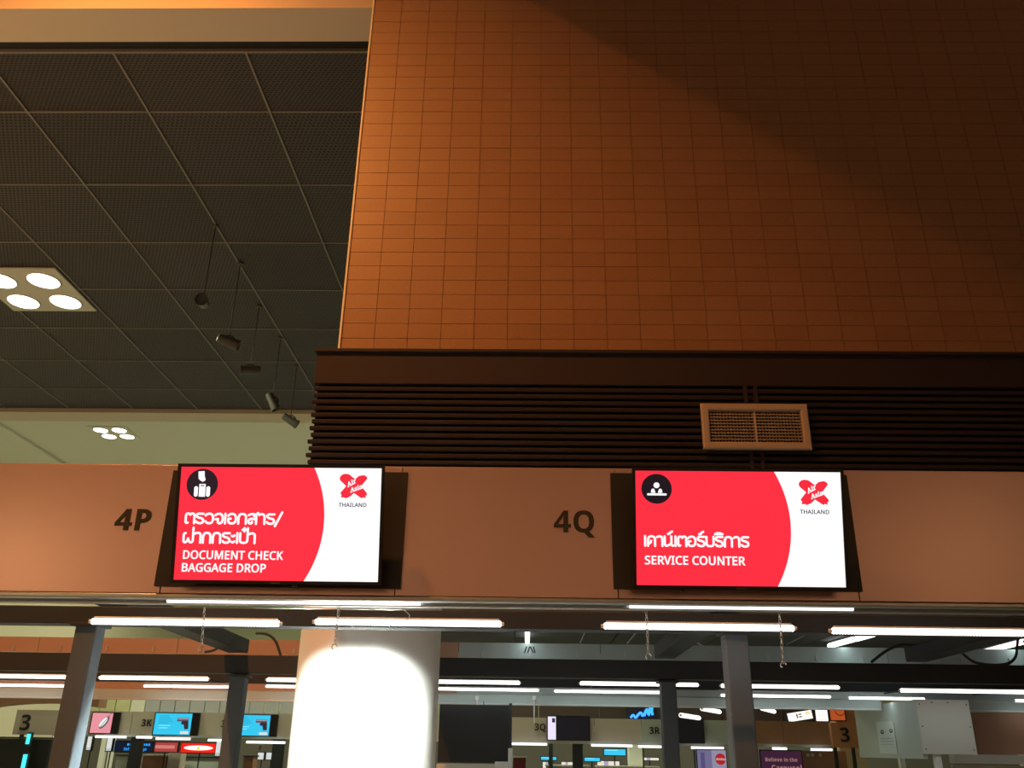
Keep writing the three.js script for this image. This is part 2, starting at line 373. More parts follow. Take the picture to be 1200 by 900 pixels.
SCREENS.forEach((s, i) => {
  const t = thing('display_screen', s.txt, 'display', [s.x, 2.41, -4.6]);
  part('mounting_board', span(s.bx0 - s.x, s.bx1 - s.x, s.by0 - 2.41, s.by1 - 2.41, 0.002, 0.016), M.black, t);
  const head = new THREE.Group(); head.name = 'display_head'; head.position.set(0, 0.003, 0.10); head.rotation.x = 0.236; t.add(head);
  const W = 1.09, H = 0.614;
  part('housing', rbox(W - 0.02, H - 0.02, 0.035, 0.01, 0, H / 2, -0.022), M.bezel, head);
  const sh = new THREE.Shape([[-W / 2, 0], [W / 2, 0], [W / 2, H], [-W / 2, H]].map((p) => new THREE.Vector2(...p)));
  const b = 0.017;
  sh.holes.push(new THREE.Path([[-W / 2 + b, b], [-W / 2 + b, H - b], [W / 2 - b, H - b], [W / 2 - b, b]].map((p) => new THREE.Vector2(...p))));
  part('bezel', new THREE.ExtrudeGeometry(sh, { depth: 0.012, bevelEnabled: false }).translate(0, 0, -0.006), M.bezel, head);
  const scr = new THREE.PlaneGeometry(W - 2 * b, H - 2 * b).translate(0, H / 2, 0);
  const sm = new THREE.MeshStandardMaterial({ roughness: 0.3, emissive: 0xffffff, emissiveMap: screenArt[i], emissiveIntensity: 1.08 }); sm.color.setRGB(0.01, 0.01, 0.01);
  part('screen', scr, sm, head);
  for (const x of [-0.3, 0.3]) part('wall_bracket', rbox(0.05, 0.15, 0.116, 0.01, x, 0.37, 0.074), M.black, t);
  part('maker_badge', box(0.05, 0.006, 0.003, 0, 0.006, 0.008), M.pot, head);
  part('sensor', rbox(0.03, 0.012, 0.012, 0.004, i ? -0.3 : 0.1, -0.006, 0), M.bezel, head);
});

// ------------------------------------------------------------------ tube lights
const ribbed = (r, len) => {
  const n = Math.round(len / 0.018), pts = [];
  pts.push(new THREE.Vector2(0, -len / 2));
  for (let k = 0; k <= n * 2; k++) pts.push(new THREE.Vector2(r * (k % 2 ? 1 : 0.82), -len / 2 + len * k / (n * 2)));
  pts.push(new THREE.Vector2(0, len / 2));
  return new THREE.LatheGeometry(pts, 12).rotateZ(Math.PI / 2);
};
function tubeLight(label, group, c, len, r, o = {}) {
  const t = thing('tube_light', label, 'tube light', c, group);
  t.rotation.y = o.turn || 0; t.rotation.z = o.tilt || 0;
  part('lamp_tube', o.plain ? cylX(r, len, 0, 0, 0, 10) : ribbed(r, len), o.far ? M.tubeFar : M.tubeGlow, t);
  for (const s of [-1, 1]) part('end_cap', cylX(r * 0.6, 0.02, s * (len / 2 + 0.008), 0, 0, 10), M.white, t);
  part('housing', rbox(len * 0.98, 0.012, r * 1.1, 0.004, 0, r + 0.004, 0), M.white, t);
  if (o.rod) for (const s of [-0.38, 0.38]) part('hanger', cylY(0.003, o.rod, s * len, r + 0.02 + o.rod / 2, 0, 6), M.pot, t);
  if (o.arm) for (const s of [-0.36, 0.36]) part('bracket_arm', span(s * len - 0.006, s * len + 0.006, r, r + 0.014, o.arm, 0), M.steelDark, t);
  if (o.light) {
    const l = new THREE.RectAreaLight(COOL, o.light, len, r * 2); l.position.set(0, -r - 0.004, 0); l.rotation.x = -Math.PI / 2; t.add(l);
  }
  return t;
}
let nTube = 0;
const rowLabel = [
  'ribbed white tube light hanging right behind the copper fascia in front of the steel posts',
  'white tube light hung beyond the dark back beam in front of the rear fascia',
  'slim white tube light hung low against the rear fascia trim',
  'white tube light running front to back under the soffit near the right rafter',
];
for (const [x0, y0, x1, y1] of [[105, 728.5, 330, 730.5], [367, 729, 590, 731], [705, 733, 933, 737], [972, 739, 1212, 742.5]]) {
  const a = onZ(x0, y0, 5.5), b = onZ(x1, y1, 5.5);
  tubeLight(['ribbed white tube light crossing the top of the front left steel post', 'ribbed white tube light in front of the white round column', 'ribbed white tube light crossing the steel post below the SERVICE COUNTER screen', 'ribbed white tube light before the rafter above the white cabinet'][nTube++], 'tube lights behind the copper fascia', [(a.x + b.x) / 2, (a.y + b.y) / 2, -5.5], b.x - a.x - 0.03, 0.02, { light: 7, arm: -0.4 });
}
for (const [x0, y0, x1, y1] of [[-50, 792.5, 77, 793], [117, 794, 244, 796], [313, 797, 430, 798], [500, 799, 609, 800], [680, 801, 818, 802.5], [845, 803.5, 983, 806], [1055, 808.5, 1215, 812]]) {
  const a = onZ(x0, y0, 10), b = onZ(x1, y1, 10);
  tubeLight(rowLabel[1], 'tube lights beyond the back beam', [(a.x + b.x) / 2, (a.y + b.y) / 2, -10], b.x - a.x, 0.02, { light: 11, arm: -0.99 });
}
for (const [x0, y0, x1, y1] of [[-50, 803, 75, 803], [169, 804, 271, 805], [312, 804, 420, 806], [500, 807, 631, 809], [650, 809.5, 780, 812], [845, 814, 973, 817.5], [995, 817.5, 1083, 819.5], [1190, 821, 1300, 823]]) {
  const a = onZ(x0, y0, 11.2), b = onZ(x1, y1, 11.2);
  tubeLight(rowLabel[2], 'tube lights at the rear fascia trim', [(a.x + b.x) / 2, (a.y + b.y) / 2, -11.2], b.x - a.x, 0.016, { plain: true, light: 9, arm: -0.28 });
}
for (const [p, q, h, w] of [[[618, 734], [618, 752], 2.955, 'short lone tube light under the dark soffit behind the front beam'], [[1032, 741], [1003, 749], 2.955], [[1000, 749.5], [972, 757], 2.955], [[1200, 752], [1176, 758], 2.955], [[1174, 758.5], [1150, 765], 2.955]]) {
  const a = onY(...p, h), b = onY(...q, h), len = a.distanceTo(b);
  tubeLight(w || rowLabel[3], 'tube lights under the soffit', [(a.x + b.x) / 2, h, (a.z + b.z) / 2], len, 0.03, { plain: true, turn: Math.atan2(-(b.z - a.z), b.x - a.x), light: 6 });
}

// ------------------------------------------------------------------ steel frame of the canopy
function post(x0, x1, top, d, label) {
  const w = x1 - x0, t = thing('steel_post', label, 'post', [(x0 + x1) / 2, 0, -d]);
  part('shaft', rbox(w, top, w, 0.012, 0, top / 2, -w / 2), M.steel, t);
  part('base_plate', rbox(w + 0.12, 0.02, w + 0.12, 0.004, 0, 0.012, -w / 2), M.steel, t);
  part('head_plate', rbox(w + 0.05, 0.02, w + 0.05, 0.004, 0, top - 0.012, -w / 2), M.steelDark, t);
}
post(-2.962, -2.822, 2.372, 5.8, 'dark grey square steel post standing left of the white round column, close behind the fascia');
post(1.252, 1.400, 2.372, 5.8, 'dark grey square steel post close behind the fascia below the SERVICE COUNTER screen');
post(-2.86, -2.715, 2.27, 8.7, 'dark steel post under the back beam, between the round column and the front post');
post(1.242, 1.385, 2.27, 8.7, 'dark steel post under the back beam, behind the post below the SERVICE COUNTER screen');
solo('steel_beam', 'dark steel front beam resting on the front posts behind the fascia', 'beam', rbox(13, 0.115, 0.16, 0.008, 0, 2.435, -5.98), M.steelDark);
solo('steel_beam', 'dark steel back beam running across behind the round column', 'beam', rbox(13, 0.17, 0.16, 0.008, 0, 2.365, -8.78), M.steelDark);
solo('steel_beam', 'dark steel rear beam just in front of the rear fascia', 'beam', rbox(15, 0.11, 0.12, 0.008, 0, 2.39, -11.05), M.steelDark);
for (const [x, l] of [[-2.85, 'dark sloping steel rafter on the post left of the white round column'], [1.31, 'dark steel rafter on the post below the SERVICE COUNTER screen'], [3.72, 'dark steel rafter crossing above the white cabinet']]) {
  const g = rbox(0.2, 0.13, 2.9, 0.01).rotateX(-0.012).translate(x, 2.56, -7.38);
  solo('steel_rafter', l, 'rafter', g, M.steelDark);
}
// thin braces and conduits
for (const [a, b, l] of [
  [[688, 735, 10.6], [680, 753, 11.46], 'thin pale rod sloping down under the dark soffit beside the lone tube light'],
  [[748, 738, 10.7], [735, 754, 11.46], 'thin pale brace left of the rafter below the SERVICE COUNTER screen'],
  [[815, 752, 8.0], [845, 770, 8.74], 'thin bright brace rod between the two right-hand posts'],
  [[950, 741, 10.8], [922, 755, 11.46], 'thin grey rod behind the chain right of the front post'],
]) solo('brace_rod', l, 'rod', tube([onZ(...a).toArray(), onZ((a[0] + b[0]) / 2, (a[1] + b[1]) / 2, (a[2] + b[2]) / 2).toArray(), onZ(...b).toArray()], 0.008, 4, 6), M.aluSatin);
for (const [pts, l] of [
  [[[1021, 776], [1040, 762], [1055, 756], [1075, 756], [1090, 752]], 'bent dark conduit pipe on the back beam beside the right rafter'],
  [[[1128, 766], [1140, 775], [1150, 778], [1180, 778], [1190, 770], [1192, 756], [1193, 748]], 'dark conduit looping up from the back beam at the right'],
  [[[240, 764], [250, 762], [258, 757], [268, 748]], 'short bent conduit on the back beam left of the steel post'],
  [[[300, 742], [312, 743], [322, 750], [329, 768]], 'curved dark pipe above the back beam right of the steel post'],
]) solo('conduit', l, 'pipe', tube(pts.map(([x, y]) => onZ(x, y, 8.695).toArray()), 0.013, 24, 8), M.steelDark);
// hanging chains
for (const [x0, y0, x1, y1, w] of [[240, 712, 236, 760, 0], [398, 704, 392, 757, 1], [757, 714, 760, 768, 2], [913, 716, 918, 778, 3]]) {
  const a = onZ(x0, y0, 4.79), b = onZ(x1, y1, 4.79);
  const t = thing('hanging_chain', ['thin metal chain dangling below the fascia in front of the left rafter', 'thin metal chain dangling in front of the white round column', 'metal chain with a hook dangling below the left end of the SERVICE COUNTER screen', 'metal chain with a hook dangling right of the front post'][w], 'chain', [a.x, a.y, -4.79], 'chains below the fascia');
  const n = Math.round((a.y - b.y) / 0.021), link = new THREE.TorusGeometry(0.0085, 0.0024, 6, 10).scale(0.75, 1.35, 1);
  for (let k = 0; k < n; k++) { const o = part('chain_link', link, M.chrome, t); o.position.set((b.x - a.x) * k / n, -0.012 - k * 0.0205, 0); o.rotation.y = k % 2 ? 0.9 : -0.6; }
  part('hook', new THREE.TorusGeometry(0.014, 0.003, 6, 14, 4.2).translate(b.x - a.x, b.y - a.y - 0.005, 0), M.chrome, t);
}
solo('cable_loop', 'thin pale wire twisted above the tube light before the round column', 'wire', tube([[466, 700], [472, 713], [480, 722], [474, 728], [462, 731], [456, 735], [462, 738]].map(([x, y]) => onZ(x, y, 4.8).toArray()), 0.0028, 40, 6), M.aluSatin);

// ------------------------------------------------------------------ round column and its downlight
{
  const t = thing('round_column', 'stout white round column brightly lit below the canopy', 'column', [-1.315, 0, -7.48]);
  part('shaft', new THREE.CylinderGeometry(0.575, 0.575, 2.98, 64).translate(0, 1.49, 0), M.column, t);
  part('skirting', new THREE.CylinderGeometry(0.59, 0.59, 0.12, 64).translate(0, 0.061, 0), M.steel, t);
}
for (const [x, w] of [[-1.60, 'left'], [-1.04, 'right']]) {
  const t = thing('downlight', w === 'left' ? 'shallow lamp over the white round column, on the side of the 4P lettering' : 'shallow lamp over the white round column, on the side of the 4Q lettering', 'downlight', [x, 2.745, -6.16]);
  part('housing', new THREE.CylinderGeometry(0.06, 0.085, 0.10, 32, 1, true), mat(0.5, 0.5, 0.5, 0.5, 0, { side: THREE.DoubleSide }), t);
  part('lamp', new THREE.CylinderGeometry(0.05, 0.05, 0.012, 24).translate(0, 0.03, 0), M.tubeFar, t);
  part('stem', rbox(0.03, 0.03, 0.24, 0.006, 0, 0.065, 0.1), M.steel, t); part('stem_foot', rbox(0.03, 0.29, 0.03, 0.006, 0, -0.08, 0.2), M.steel, t);
  const l = new THREE.SpotLight(new THREE.Color().setRGB(0.95, 1, 0.93), 48, 0, 1.19, 0.3, 2); l.position.set(0, -0.055, 0); l.target.position.set(0, -2, 0); l.shadow.radius = 2; t.add(l, l.target);
}
// dark soffit below the tower, in panels
{
  const t = struct('ceiling_003', span(-1.5, 9, 3.03, 3.1, -14, -6.4), M.steelDark, 'dark panelled soffit under the tower');
  for (let i = 0; i < 8; i++) for (let j = 0; j < 6; j++) part('soffit_panel', box(1.29, 0.02, 1.22, -0.85 + 1.31 * i, 3.02 + (rnd() - 0.5) * 0.004, -7.05 - 1.24 * j), M.soffit, t);
}

// ------------------------------------------------------------------ rear fascia of the island
{
  const t = thing('rear_fascia', 'long rear fascia seen from behind, plain sheet above a bright aluminium trim', 'fascia', [0, 2.16, -11.5]);
  for (let k = 0; k < 9; k++) {
    part('sheet', span(-8.1 + 1.8 * k + 0.004, -6.3 + 1.8 * k - 0.004, 0.12, 0.735, -0.03, 0), k < 4 ? M.brownSheet : M.galv, t);  // first sheets brown, the rest pale grey
    for (const dx of [0.3, 0.9, 1.5]) part('clip', rbox(0.02, 0.06, 0.02, 0.003, -8.1 + 1.8 * k + dx, 0.6, 0.012), M.aluSatin, t);
  }
  for (const [a, b] of [[-8.1, 4.33], [4.99, 8.1]]) {
    part('trim_channel', rbox(b - a, 0.11, 0.05, 0.006, (a + b) / 2, 0.06, 0.0), M.galv, t);
    part('trim_lip', rbox(b - a, 0.02, 0.07, 0.004, (a + b) / 2, 0.0, 0.01), M.aluSatin, t);
  }
  part('paint_mark', merge([[-0.05, 0.35], [-0.01, 0.3], [0.03, -0.5], [0.06, -0.3]].map(([x, a]) => box(0.016, 0.085, 0.003).rotateZ(-a).translate(x, 0.655, 0.003))), M.black, t);
}
for (const [x, y0, y1, i] of [[559, 818, 847, 0], [567, 822, 851, 1], [626, 818, 848, 2]]) {
  const a = onZ(x, y0, 11.455), b = onZ(x + 0.5, y1, 11.455), h = a.y - b.y;
  const t = thing('hanger_rod', ['white hanger rod in front of the large black board, with a clamp', 'thin grey hanger wire in front of the large black board', 'white hanger rod beside the black board before the 3Q sign'][i], 'rod', [a.x, a.y, -11.455], 'hanger rods below the rear trim');
  part('rod', cylY(i === 1 ? 0.005 : 0.009, h, 0, -h / 2, 0, 8), i === 1 ? M.pot : M.white, t);
  if (i !== 1) part('clamp', rbox(0.05, 0.05, 0.03, 0.005, 0, 0.0, 0), M.white, t);
}
// black board and cabinet at the back of the island
{
  const f = face(514, 826, 597, 894, 11.38, 0.05);
  const t = thing('black_board', 'large matte black board behind the round column', 'board', [f.cx, 0, -11.38]);
  part('board', box(f.w, f.h, 0.04, 0, f.cy, -0.02), M.black, t);
  part('side_frame', box(0.035, f.h + 0.05, 0.06, f.w / 2 + 0.01, f.cy, -0.02), M.steelDark, t);
  part('ledge', box(f.w, 0.05, 0.2, 0, f.y0 - 0.04, 0), M.offWhite, t);
  for (const s of [-1, 1]) part('leg', box(0.04, f.y0 - 0.06, 0.04, s * f.w * 0.46, (f.y0 - 0.06) / 2, -0.02), M.steelDark, t);
}
{
  const t = thing('counter_partition', 'white edged counter end panel beside the black board', 'panel', [onZ(598, 880, 11.3).x, 0, -11.3]);
  part('panel', rbox(0.05, 1.66, 0.5, 0.006, 0, 0.83, -0.25), M.white, t);
  part('top_block', rbox(0.16, 0.1, 0.12, 0.008, -0.1, 1.46, 0.0), M.white, t);
}
{
  const f = face(1078, 820, 1140, 884, 10.5, 0.04);
  const t = thing('white_cabinet', 'white screwed cabinet with a grey side hung at the end of the island', 'cabinet', [f.cx, 0, -10.5]);
  part('front_panel', rbox(f.w, f.h, 0.02, 0.003, 0, f.cy, -0.01), M.offWhite, t);
  part('side_panel', box(0.02, f.h, 2.0, -f.w / 2 + 0.01, f.cy, -1.02), M.greyPanel, t);
  part('side_panel', box(0.02, f.h, 2.0, f.w / 2 - 0.01, f.cy, -1.02), M.greyPanel, t);
  for (const sx of [-1, 1]) for (const sy of [-1, 0, 1]) part('screw', new THREE.CylinderGeometry(0.008, 0.008, 0.006, 10).rotateX(Math.PI / 2).translate(sx * (f.w / 2 - 0.03), f.cy + sy * (f.h / 2 - 0.05), 0.001), M.pot, t);
  for (const sx of [-0.4, 0.2]) part('screw', new THREE.CylinderGeometry(0.008, 0.008, 0.006, 10).rotateX(Math.PI / 2).translate(sx * f.w * 0.5, f.y1 - 0.03, 0.001), M.pot, t);
  part('support_post', rbox(0.07, f.y0, 0.07, 0.006, -f.w / 2 + 0.16, f.y0 / 2, -0.06), M.white, t);
  part('support_post', rbox(0.07, f.y0, 0.07, 0.006, f.w / 2 - 0.1, f.y0 / 2, -1.9), M.white, t);
  part('base_rail', box(0.05, 0.05, 2.0, -f.w / 2 + 0.02, f.y0 - 0.025, -1.02), M.greyPanel, t);
  const n = canvasTex(128, 192, (g, w, h) => {
    g.fillStyle = '#cfd8d4'; g.fillRect(0, 0, w, h); g.fillStyle = '#3c4a48';
    g.beginPath(); g.arc(38, 62, 13, 0, 7); g.fill(); g.beginPath(); g.arc(104, 58, 12, 0, 7); g.fill();
    g.fillStyle = '#cfd8d4'; g.fillRect(34, 56, 10, 8); g.fillRect(100, 52, 9, 8);
    g.fillStyle = '#7d8a86'; g.fillRect(16, 100, 96, 3); g.fillRect(16, 118, 96, 3); g.fillRect(16, 136, 96, 2);
  });
  const pm = new THREE.MeshStandardMaterial({ map: n, roughness: 0.8 });
  const nt = solo('paper_notice', 'small white paper notice taped on the grey cabinet side', 'notice', new THREE.BoxGeometry(0.55, 0.36, 0.004), [M.white, M.white, M.white, M.white, pm, M.white]);
  nt.position.set(f.x0 - 0.006, f.y0 + 0.18, -11.5); nt.rotation.y = -Math.PI / 2;
}
{
  const f = face(1143, 836, 1320, 885, 11.45, 0.05);
  const t = thing('brown_backboard', 'plain brown backboard right of the white cabinet', 'board', [f.cx, 0, -11.45]);
  part('board', box(f.w, f.h, 0.03, 0, f.cy, -0.015), M.brownPanel, t);
  part('white_rail', rbox(f.w + 0.4, 0.10, 0.16, 0.006, -0.15, f.y0 - 0.055, 0.05), M.white, t);
  part('white_apron', rbox(f.w + 0.4, 0.2, 0.05, 0.006, -0.15, f.y0 - 0.22, 0.0), M.offWhite, t);
  for (const s of [-1, 1]) part('leg', box(0.06, f.y0 - 0.3, 0.06, s * f.w * 0.45, (f.y0 - 0.3) / 2, 0), M.white, t);
}

// ------------------------------------------------------------------ lamps on the ceilings
function lampCluster(label, x0, x1, z0, z1, y, k, pitch = 0.78, r = 0.275) {
  const cx = (x0 + x1) / 2, cz = (z0 + z1) / 2, w = x1 - x0, d = Math.abs(z1 - z0);
  const t = thing('ceiling_lamp', label, 'ceiling lamp', [cx, y, cz]);
  part('mounting_plate', rbox(w, 0.03, d, 0.006, 0, -0.02, 0), M.paleCeil, t);
  for (const sx of [-0.5, 0.5]) for (const sz of [-0.5, 0.5]) {
    const c = part('reflector_ring', new THREE.TorusGeometry(r, 0.018, 8, 32).rotateX(Math.PI / 2).translate(sx * pitch, -0.04, sz * pitch), M.white, t);
    part('lamp_lens', new THREE.CylinderGeometry(r - 0.005, r - 0.02, 0.02, 32).translate(sx * pitch, -0.045, sz * pitch), M.lampGlow, c);
  }
  const l = new THREE.RectAreaLight(GREENISH, k, 1.3, 1.3); l.position.set(0, -0.07, 0); l.rotation.x = -Math.PI / 2; t.add(l);
  return t;
}
lampCluster('square four-lens downlight set in the dark perforated ceiling', -9.74, -8.16, -12.85, -14.42, 9.15, 135);
lampCluster('four-lens downlight on the pale ceiling beyond the dark one', -16.5, -15.05, -30.2, -31.55, 12.5, 170, 0.7, 0.27);
for (const [x, z, w] of [[-15.7, -46, 'further along the pale ceiling'], [-3, -31, 'on the pale ceiling hidden behind the tower'], [-3, -46, 'on the pale ceiling far behind the tower'], [10, -38, 'on the pale ceiling over the right end of the far island']])
  lampCluster('four-lens downlight ' + w, x - 0.7, x + 0.7, z + 0.7, z - 0.7, 12.5, 170, 0.7, 0.27);

// pendant spotlights in a row
[[253, 264, 238, 353, -1.35, -0.25, 'nearest the tower front'], [282, 308, 271, 400, 0.3, -0.3, 'second in the row, almost level'], [304, 358, 291, 433, 3.5, -0.15, 'third in the row'], [329, 395, 319, 470, 0.3, -1.05, 'fourth in the row'], [348, 428, 338, 492, 0.3, -0.5, 'against the pale ceiling']].forEach(([x0, y0, x1, y1, yaw, pit, w]) => {
  const a = onY(x0, y0, 9.15), b = onZ(x1, y1, -a.z), h = a.y - b.y;
  const t = thing('pendant_spotlight', 'small dark spotlight hung by rod from dark ceiling, ' + w, 'spotlight', [a.x, 9.14, a.z], 'pendant spotlights');
  part('ceiling_rose', cylY(0.05, 0.03, 0, -0.012, 0), M.pot, t);
  part('rod', cylY(0.007, h - 0.1, 0, -(h - 0.1) / 2, 0, 8), M.black, t);
  part('yoke', new THREE.TorusGeometry(0.11, 0.012, 6, 16, Math.PI).rotateY(yaw).translate(0, -h, 0), M.black, t);
  const head = new THREE.Group(); head.name = 'lamp_head'; head.position.set(0, -h, 0); head.rotation.set(0, yaw, 0); head.scale.setScalar(0.88); t.add(head);
  const rot = (g) => g.rotateZ(-Math.PI / 2 + pit);
  part('can', rot(new THREE.LatheGeometry([[0, -0.2], [0.07, -0.2], [0.085, -0.17], [0.095, 0.1], [0.11, 0.2], [0.095, 0.2], [0.085, 0.1], [0, 0.08]].map((p) => new THREE.Vector2(...p)), 20)), M.pot, head);
  part('lens', rot(new THREE.CylinderGeometry(0.088, 0.088, 0.012, 20).translate(0, 0.13, 0)), M.steel, head);
});
// floodlight that lights the tower (out of frame above)
{
  const t = thing('floodlight', 'large sodium floodlight on a bracket high in front of the tower', 'floodlight', flood.position.toArray());
  const dir = flood.target.position.clone().sub(flood.position).normalize();
  const q = new THREE.Quaternion().setFromUnitVectors(new THREE.Vector3(0, -1, 0), dir);
  const body = part('housing', rbox(0.6, 0.25, 0.5, 0.05, 0, 0.22, 0), M.pot, t); body.quaternion.copy(q);
  const lens = part('lamp_glass', new THREE.CylinderGeometry(0.2, 0.2, 0.02, 24).translate(0, 0.07, 0), M.warmGlow, t); lens.quaternion.copy(q);
  part('bracket', cylY(0.04, 0.9, 0, 0.75, 0.0), M.steel, t);
}
{
  const t = thing('floodlight', 'smaller sodium floodlight in front of the cream bulkhead beam', 'floodlight', floodB.position.toArray());
  part('housing', rbox(0.4, 0.2, 0.3, 0.04, 0, 0.18, 0), M.pot, t); part('lamp_glass', new THREE.CylinderGeometry(0.12, 0.12, 0.02, 24).translate(0, 0.06, 0), M.warmGlow, t); part('bracket', cylY(0.03, 0.5, 0, 0.5, 0), M.steel, t);
}
for (const [x, y, z, w] of [[-9.1, 4.46, 6, 'left'], [7.5, 4.79, 6, 'right']]) {
  const t = thing('globe_lamp', w === 'left' ? 'warm globe lamp on a long rod behind the viewer, on the 4P side' : 'warm globe lamp on a long rod behind the viewer, on the SERVICE COUNTER side', 'globe lamp', [x, y, z]);
  part('globe', new THREE.SphereGeometry(0.235, 24, 16), M.warmGlow, t); part('rod', cylY(0.012, 13.5 - y - 0.24, 0, (13.5 - y) / 2 + 0.1, 0), M.steel, t);
  const l = new THREE.PointLight(new THREE.Color().setRGB(1, 0.6, 0.30), w === 'left' ? 7 : 2.2, 0, 2); l.shadow.radius = 11; t.add(l);
}
{
  const t = thing('added_floor_uplight', 'unseen warm floor lamp far left, added to brighten the cream beam', 'addedUplight', [-14, 0, -3]);
  part('stand', new THREE.CylinderGeometry(0.12, 0.2, 0.55, 24).translate(0, 0.275, 0), M.pot, t); part('bowl', new THREE.CylinderGeometry(0.24, 0.12, 0.12, 24).translate(0, 0.61, 0), M.pot, t); part('lamp_glass', new THREE.CylinderGeometry(0.22, 0.22, 0.02, 24).translate(0, 0.69, 0), M.warmGlow, t);
}
addedWashLights.forEach((l, i) => {
  const t = thing('added_wash_light', 'added warm wash light for fill, before the wall behind the viewer', 'wash light', l.position.toArray(), 'added warm wash lights');
  part('housing', rbox(0.4, 0.2, 0.3, 0.03, 0, 0.14, -0.06), M.pot, t);
  part('lamp_glass', rbox(0.3, 0.02, 0.2, 0.005, 0, 0.03, 0), M.warmGlow, t);
  part('rod', cylY(0.015, 4.68, 0, 2.56, 0), M.steel, t);
});

// ------------------------------------------------------------------ the next island, far behind
const D = 32;
function numeral(parent, str, px, py, cap, d = D) {
  const a = onZ(px, py, d), g = textGeo(str, cap, 0.02), bb = g.boundingBox;
  return part('lettering', g.translate(a.x - (bb.max.x + bb.min.x) / 2 - parent.position.x, a.y - cap / 2 - parent.position.y, -d - parent.position.z), M.letter, parent);
}
{
  const f = face(17, 832, 74, 861, D, 0.3);
  const t = thing('number_sign', 'taupe end sign with a large 3 left of the front steel post', 'sign', [f.cx, f.y0, -D]);
  part('panel', box(f.w, f.h, 0.3, 0, f.h / 2, -0.155), M.taupe, t); numeral(t, '3', 30, 846.5, 0.5);
  for (const x of [-0.6, 0.6]) part('leg', box(0.1, f.y0, 0.1, x, -f.y0 / 2, -0.2), M.steelDark, t);
}
{
  const t = thing('sign_fascia', 'distant taupe fascia band lettered 3K, 3Q and 3R on the next island', 'fascia', [0, 1.94, -D]);
  const x0 = onZ(100, 848, D).x, x1 = onZ(973, 860, D).x, n = 16, w = (x1 - x0) / n;
  for (let k = 0; k < n; k++) part('fascia_panel', box(w - 0.02, 0.72, 0.1, x0 + w * (k + 0.5), 0.36, -0.055), k < 12 ? M.taupe : k < 14 ? M.greyPanel : M.brownPanel, t);
  part('bottom_trim', box(x1 - x0, 0.08, 0.2, (x0 + x1) / 2, -0.05, -0.13), M.aluSatin, t);
  part('under_board', box(x1 - x0, 0.05, 3, (x0 + x1) / 2, 0.0, -1.7), M.offWhite, t);
  numeral(t, '3K', 172, 847, 0.22); numeral(t, '3', 262, 848, 0.22); numeral(t, '3Q', 633, 852, 0.22); numeral(t, '3R', 767, 856, 0.22);
  for (const px of [158, 325, 480, 677, 820]) { const c = onZ(px, 880, D + 0.5); part('post', box(0.34, 1.94, 0.34, c.x, -0.97, -0.6), M.steelDark, t); }
}
{
  const f = face(975, 847, 1004, 876, D - 0.05, 0.3);
  const t = thing('number_sign', 'orange-brown end sign with a dark 3 by the rust pillar', 'sign', [f.cx, f.y0, -D + 0.05]);
  part('panel', box(f.w, f.h, 0.3, 0, f.h / 2, -0.155), M.rust, t); numeral(t, '3', 990, 861, 0.45, D - 0.05);
  for (const x of [-0.3, 0.3]) part('leg', box(0.1, f.y0, 0.1, x, -f.y0 / 2, -0.2), M.steelDark, t);
}
function farScreen(x0, y0, x1, y1, label, art, k, side) {
  const f = face(x0, y0, x1, y1, D - 0.115, 0.1), t = thing('display_screen', label, 'display', [f.cx, f.y0, -D + 0.115]);
  part('housing', box(f.w + 0.08 + side, f.h + 0.06, 0.1, side / 2, f.h / 2, -0.055), M.bezel, t);
  const m = new THREE.MeshStandardMaterial({ roughness: 0.4, emissive: 0xffffff, emissiveMap: canvasTex(192, 108, art), emissiveIntensity: k }); m.color.setRGB(0.01, 0.01, 0.01);
  part('screen', new THREE.PlaneGeometry(f.w, f.h).translate(0, f.h / 2, 0.004), m, t);
}
const notice = (g, w, h) => {
  g.fillStyle = '#2fc8f0'; g.fillRect(0, 0, w, h);
  g.fillStyle = '#1fa4c8'; for (let k = 0; k < 6; k++) g.fillRect(20, 10 + k * 8, 50 + (k * 37) % 30, 3);
  g.fillStyle = '#8df0ff'; g.fillRect(24, 60, 60, 4); g.fillRect(24, 72, 48, 4);
  g.fillStyle = '#5c4c5c'; g.fillRect(116, 22, 60, 18); g.fillStyle = '#2e2030'; g.beginPath(); g.moveTo(142, 38); g.lineTo(176, 38); g.lineTo(180, 78); g.lineTo(160, 80); g.lineTo(154, 56); g.lineTo(138, 54); g.fill();
  g.fillStyle = '#a8a0b0'; g.fillRect(118, 24, 56, 6); g.fillStyle = '#ddd'; g.fillRect(140, 90, 44, 14);
};
farScreen(107, 835.5, 131, 859, 'far display with a pink picture of a pale leaf', (g, w, h) => { g.fillStyle = '#f59aa8'; g.fillRect(0, 0, w, h); g.save(); g.translate(118, 48); g.rotate(-0.6); g.scale(1.4, 1); g.fillStyle = '#666'; g.beginPath(); g.ellipse(0, 4, 36, 22, 0, 0, 7); g.fill(); g.fillStyle = '#fff'; g.beginPath(); g.ellipse(-4, -2, 30, 16, 0, 0, 7); g.fill(); g.strokeStyle = '#666'; g.lineWidth = 4; g.beginPath(); g.moveTo(-30, 8); g.lineTo(54, -8); g.stroke(); g.restore(); }, 0.9, 0.2);
farScreen(181, 836, 224, 861, 'far cyan display with a dark object picture beside the 3K lettering', notice, 1.0, 0.22);
farScreen(274, 838, 316, 862, 'far cyan display half hidden by the back steel post', notice, 1.0, 0.22);
farScreen(642, 840, 690, 867, 'far dark navy display with one white strip next to 3Q', (g, w, h) => { g.fillStyle = '#0c0a16'; g.fillRect(0, 0, w, h); g.fillStyle = '#efe6ff'; g.fillRect(0, 0, 38, h); g.fillStyle = '#3a2040'; g.fillRect(20, 8, 14, 20); }, 1.0, 0);
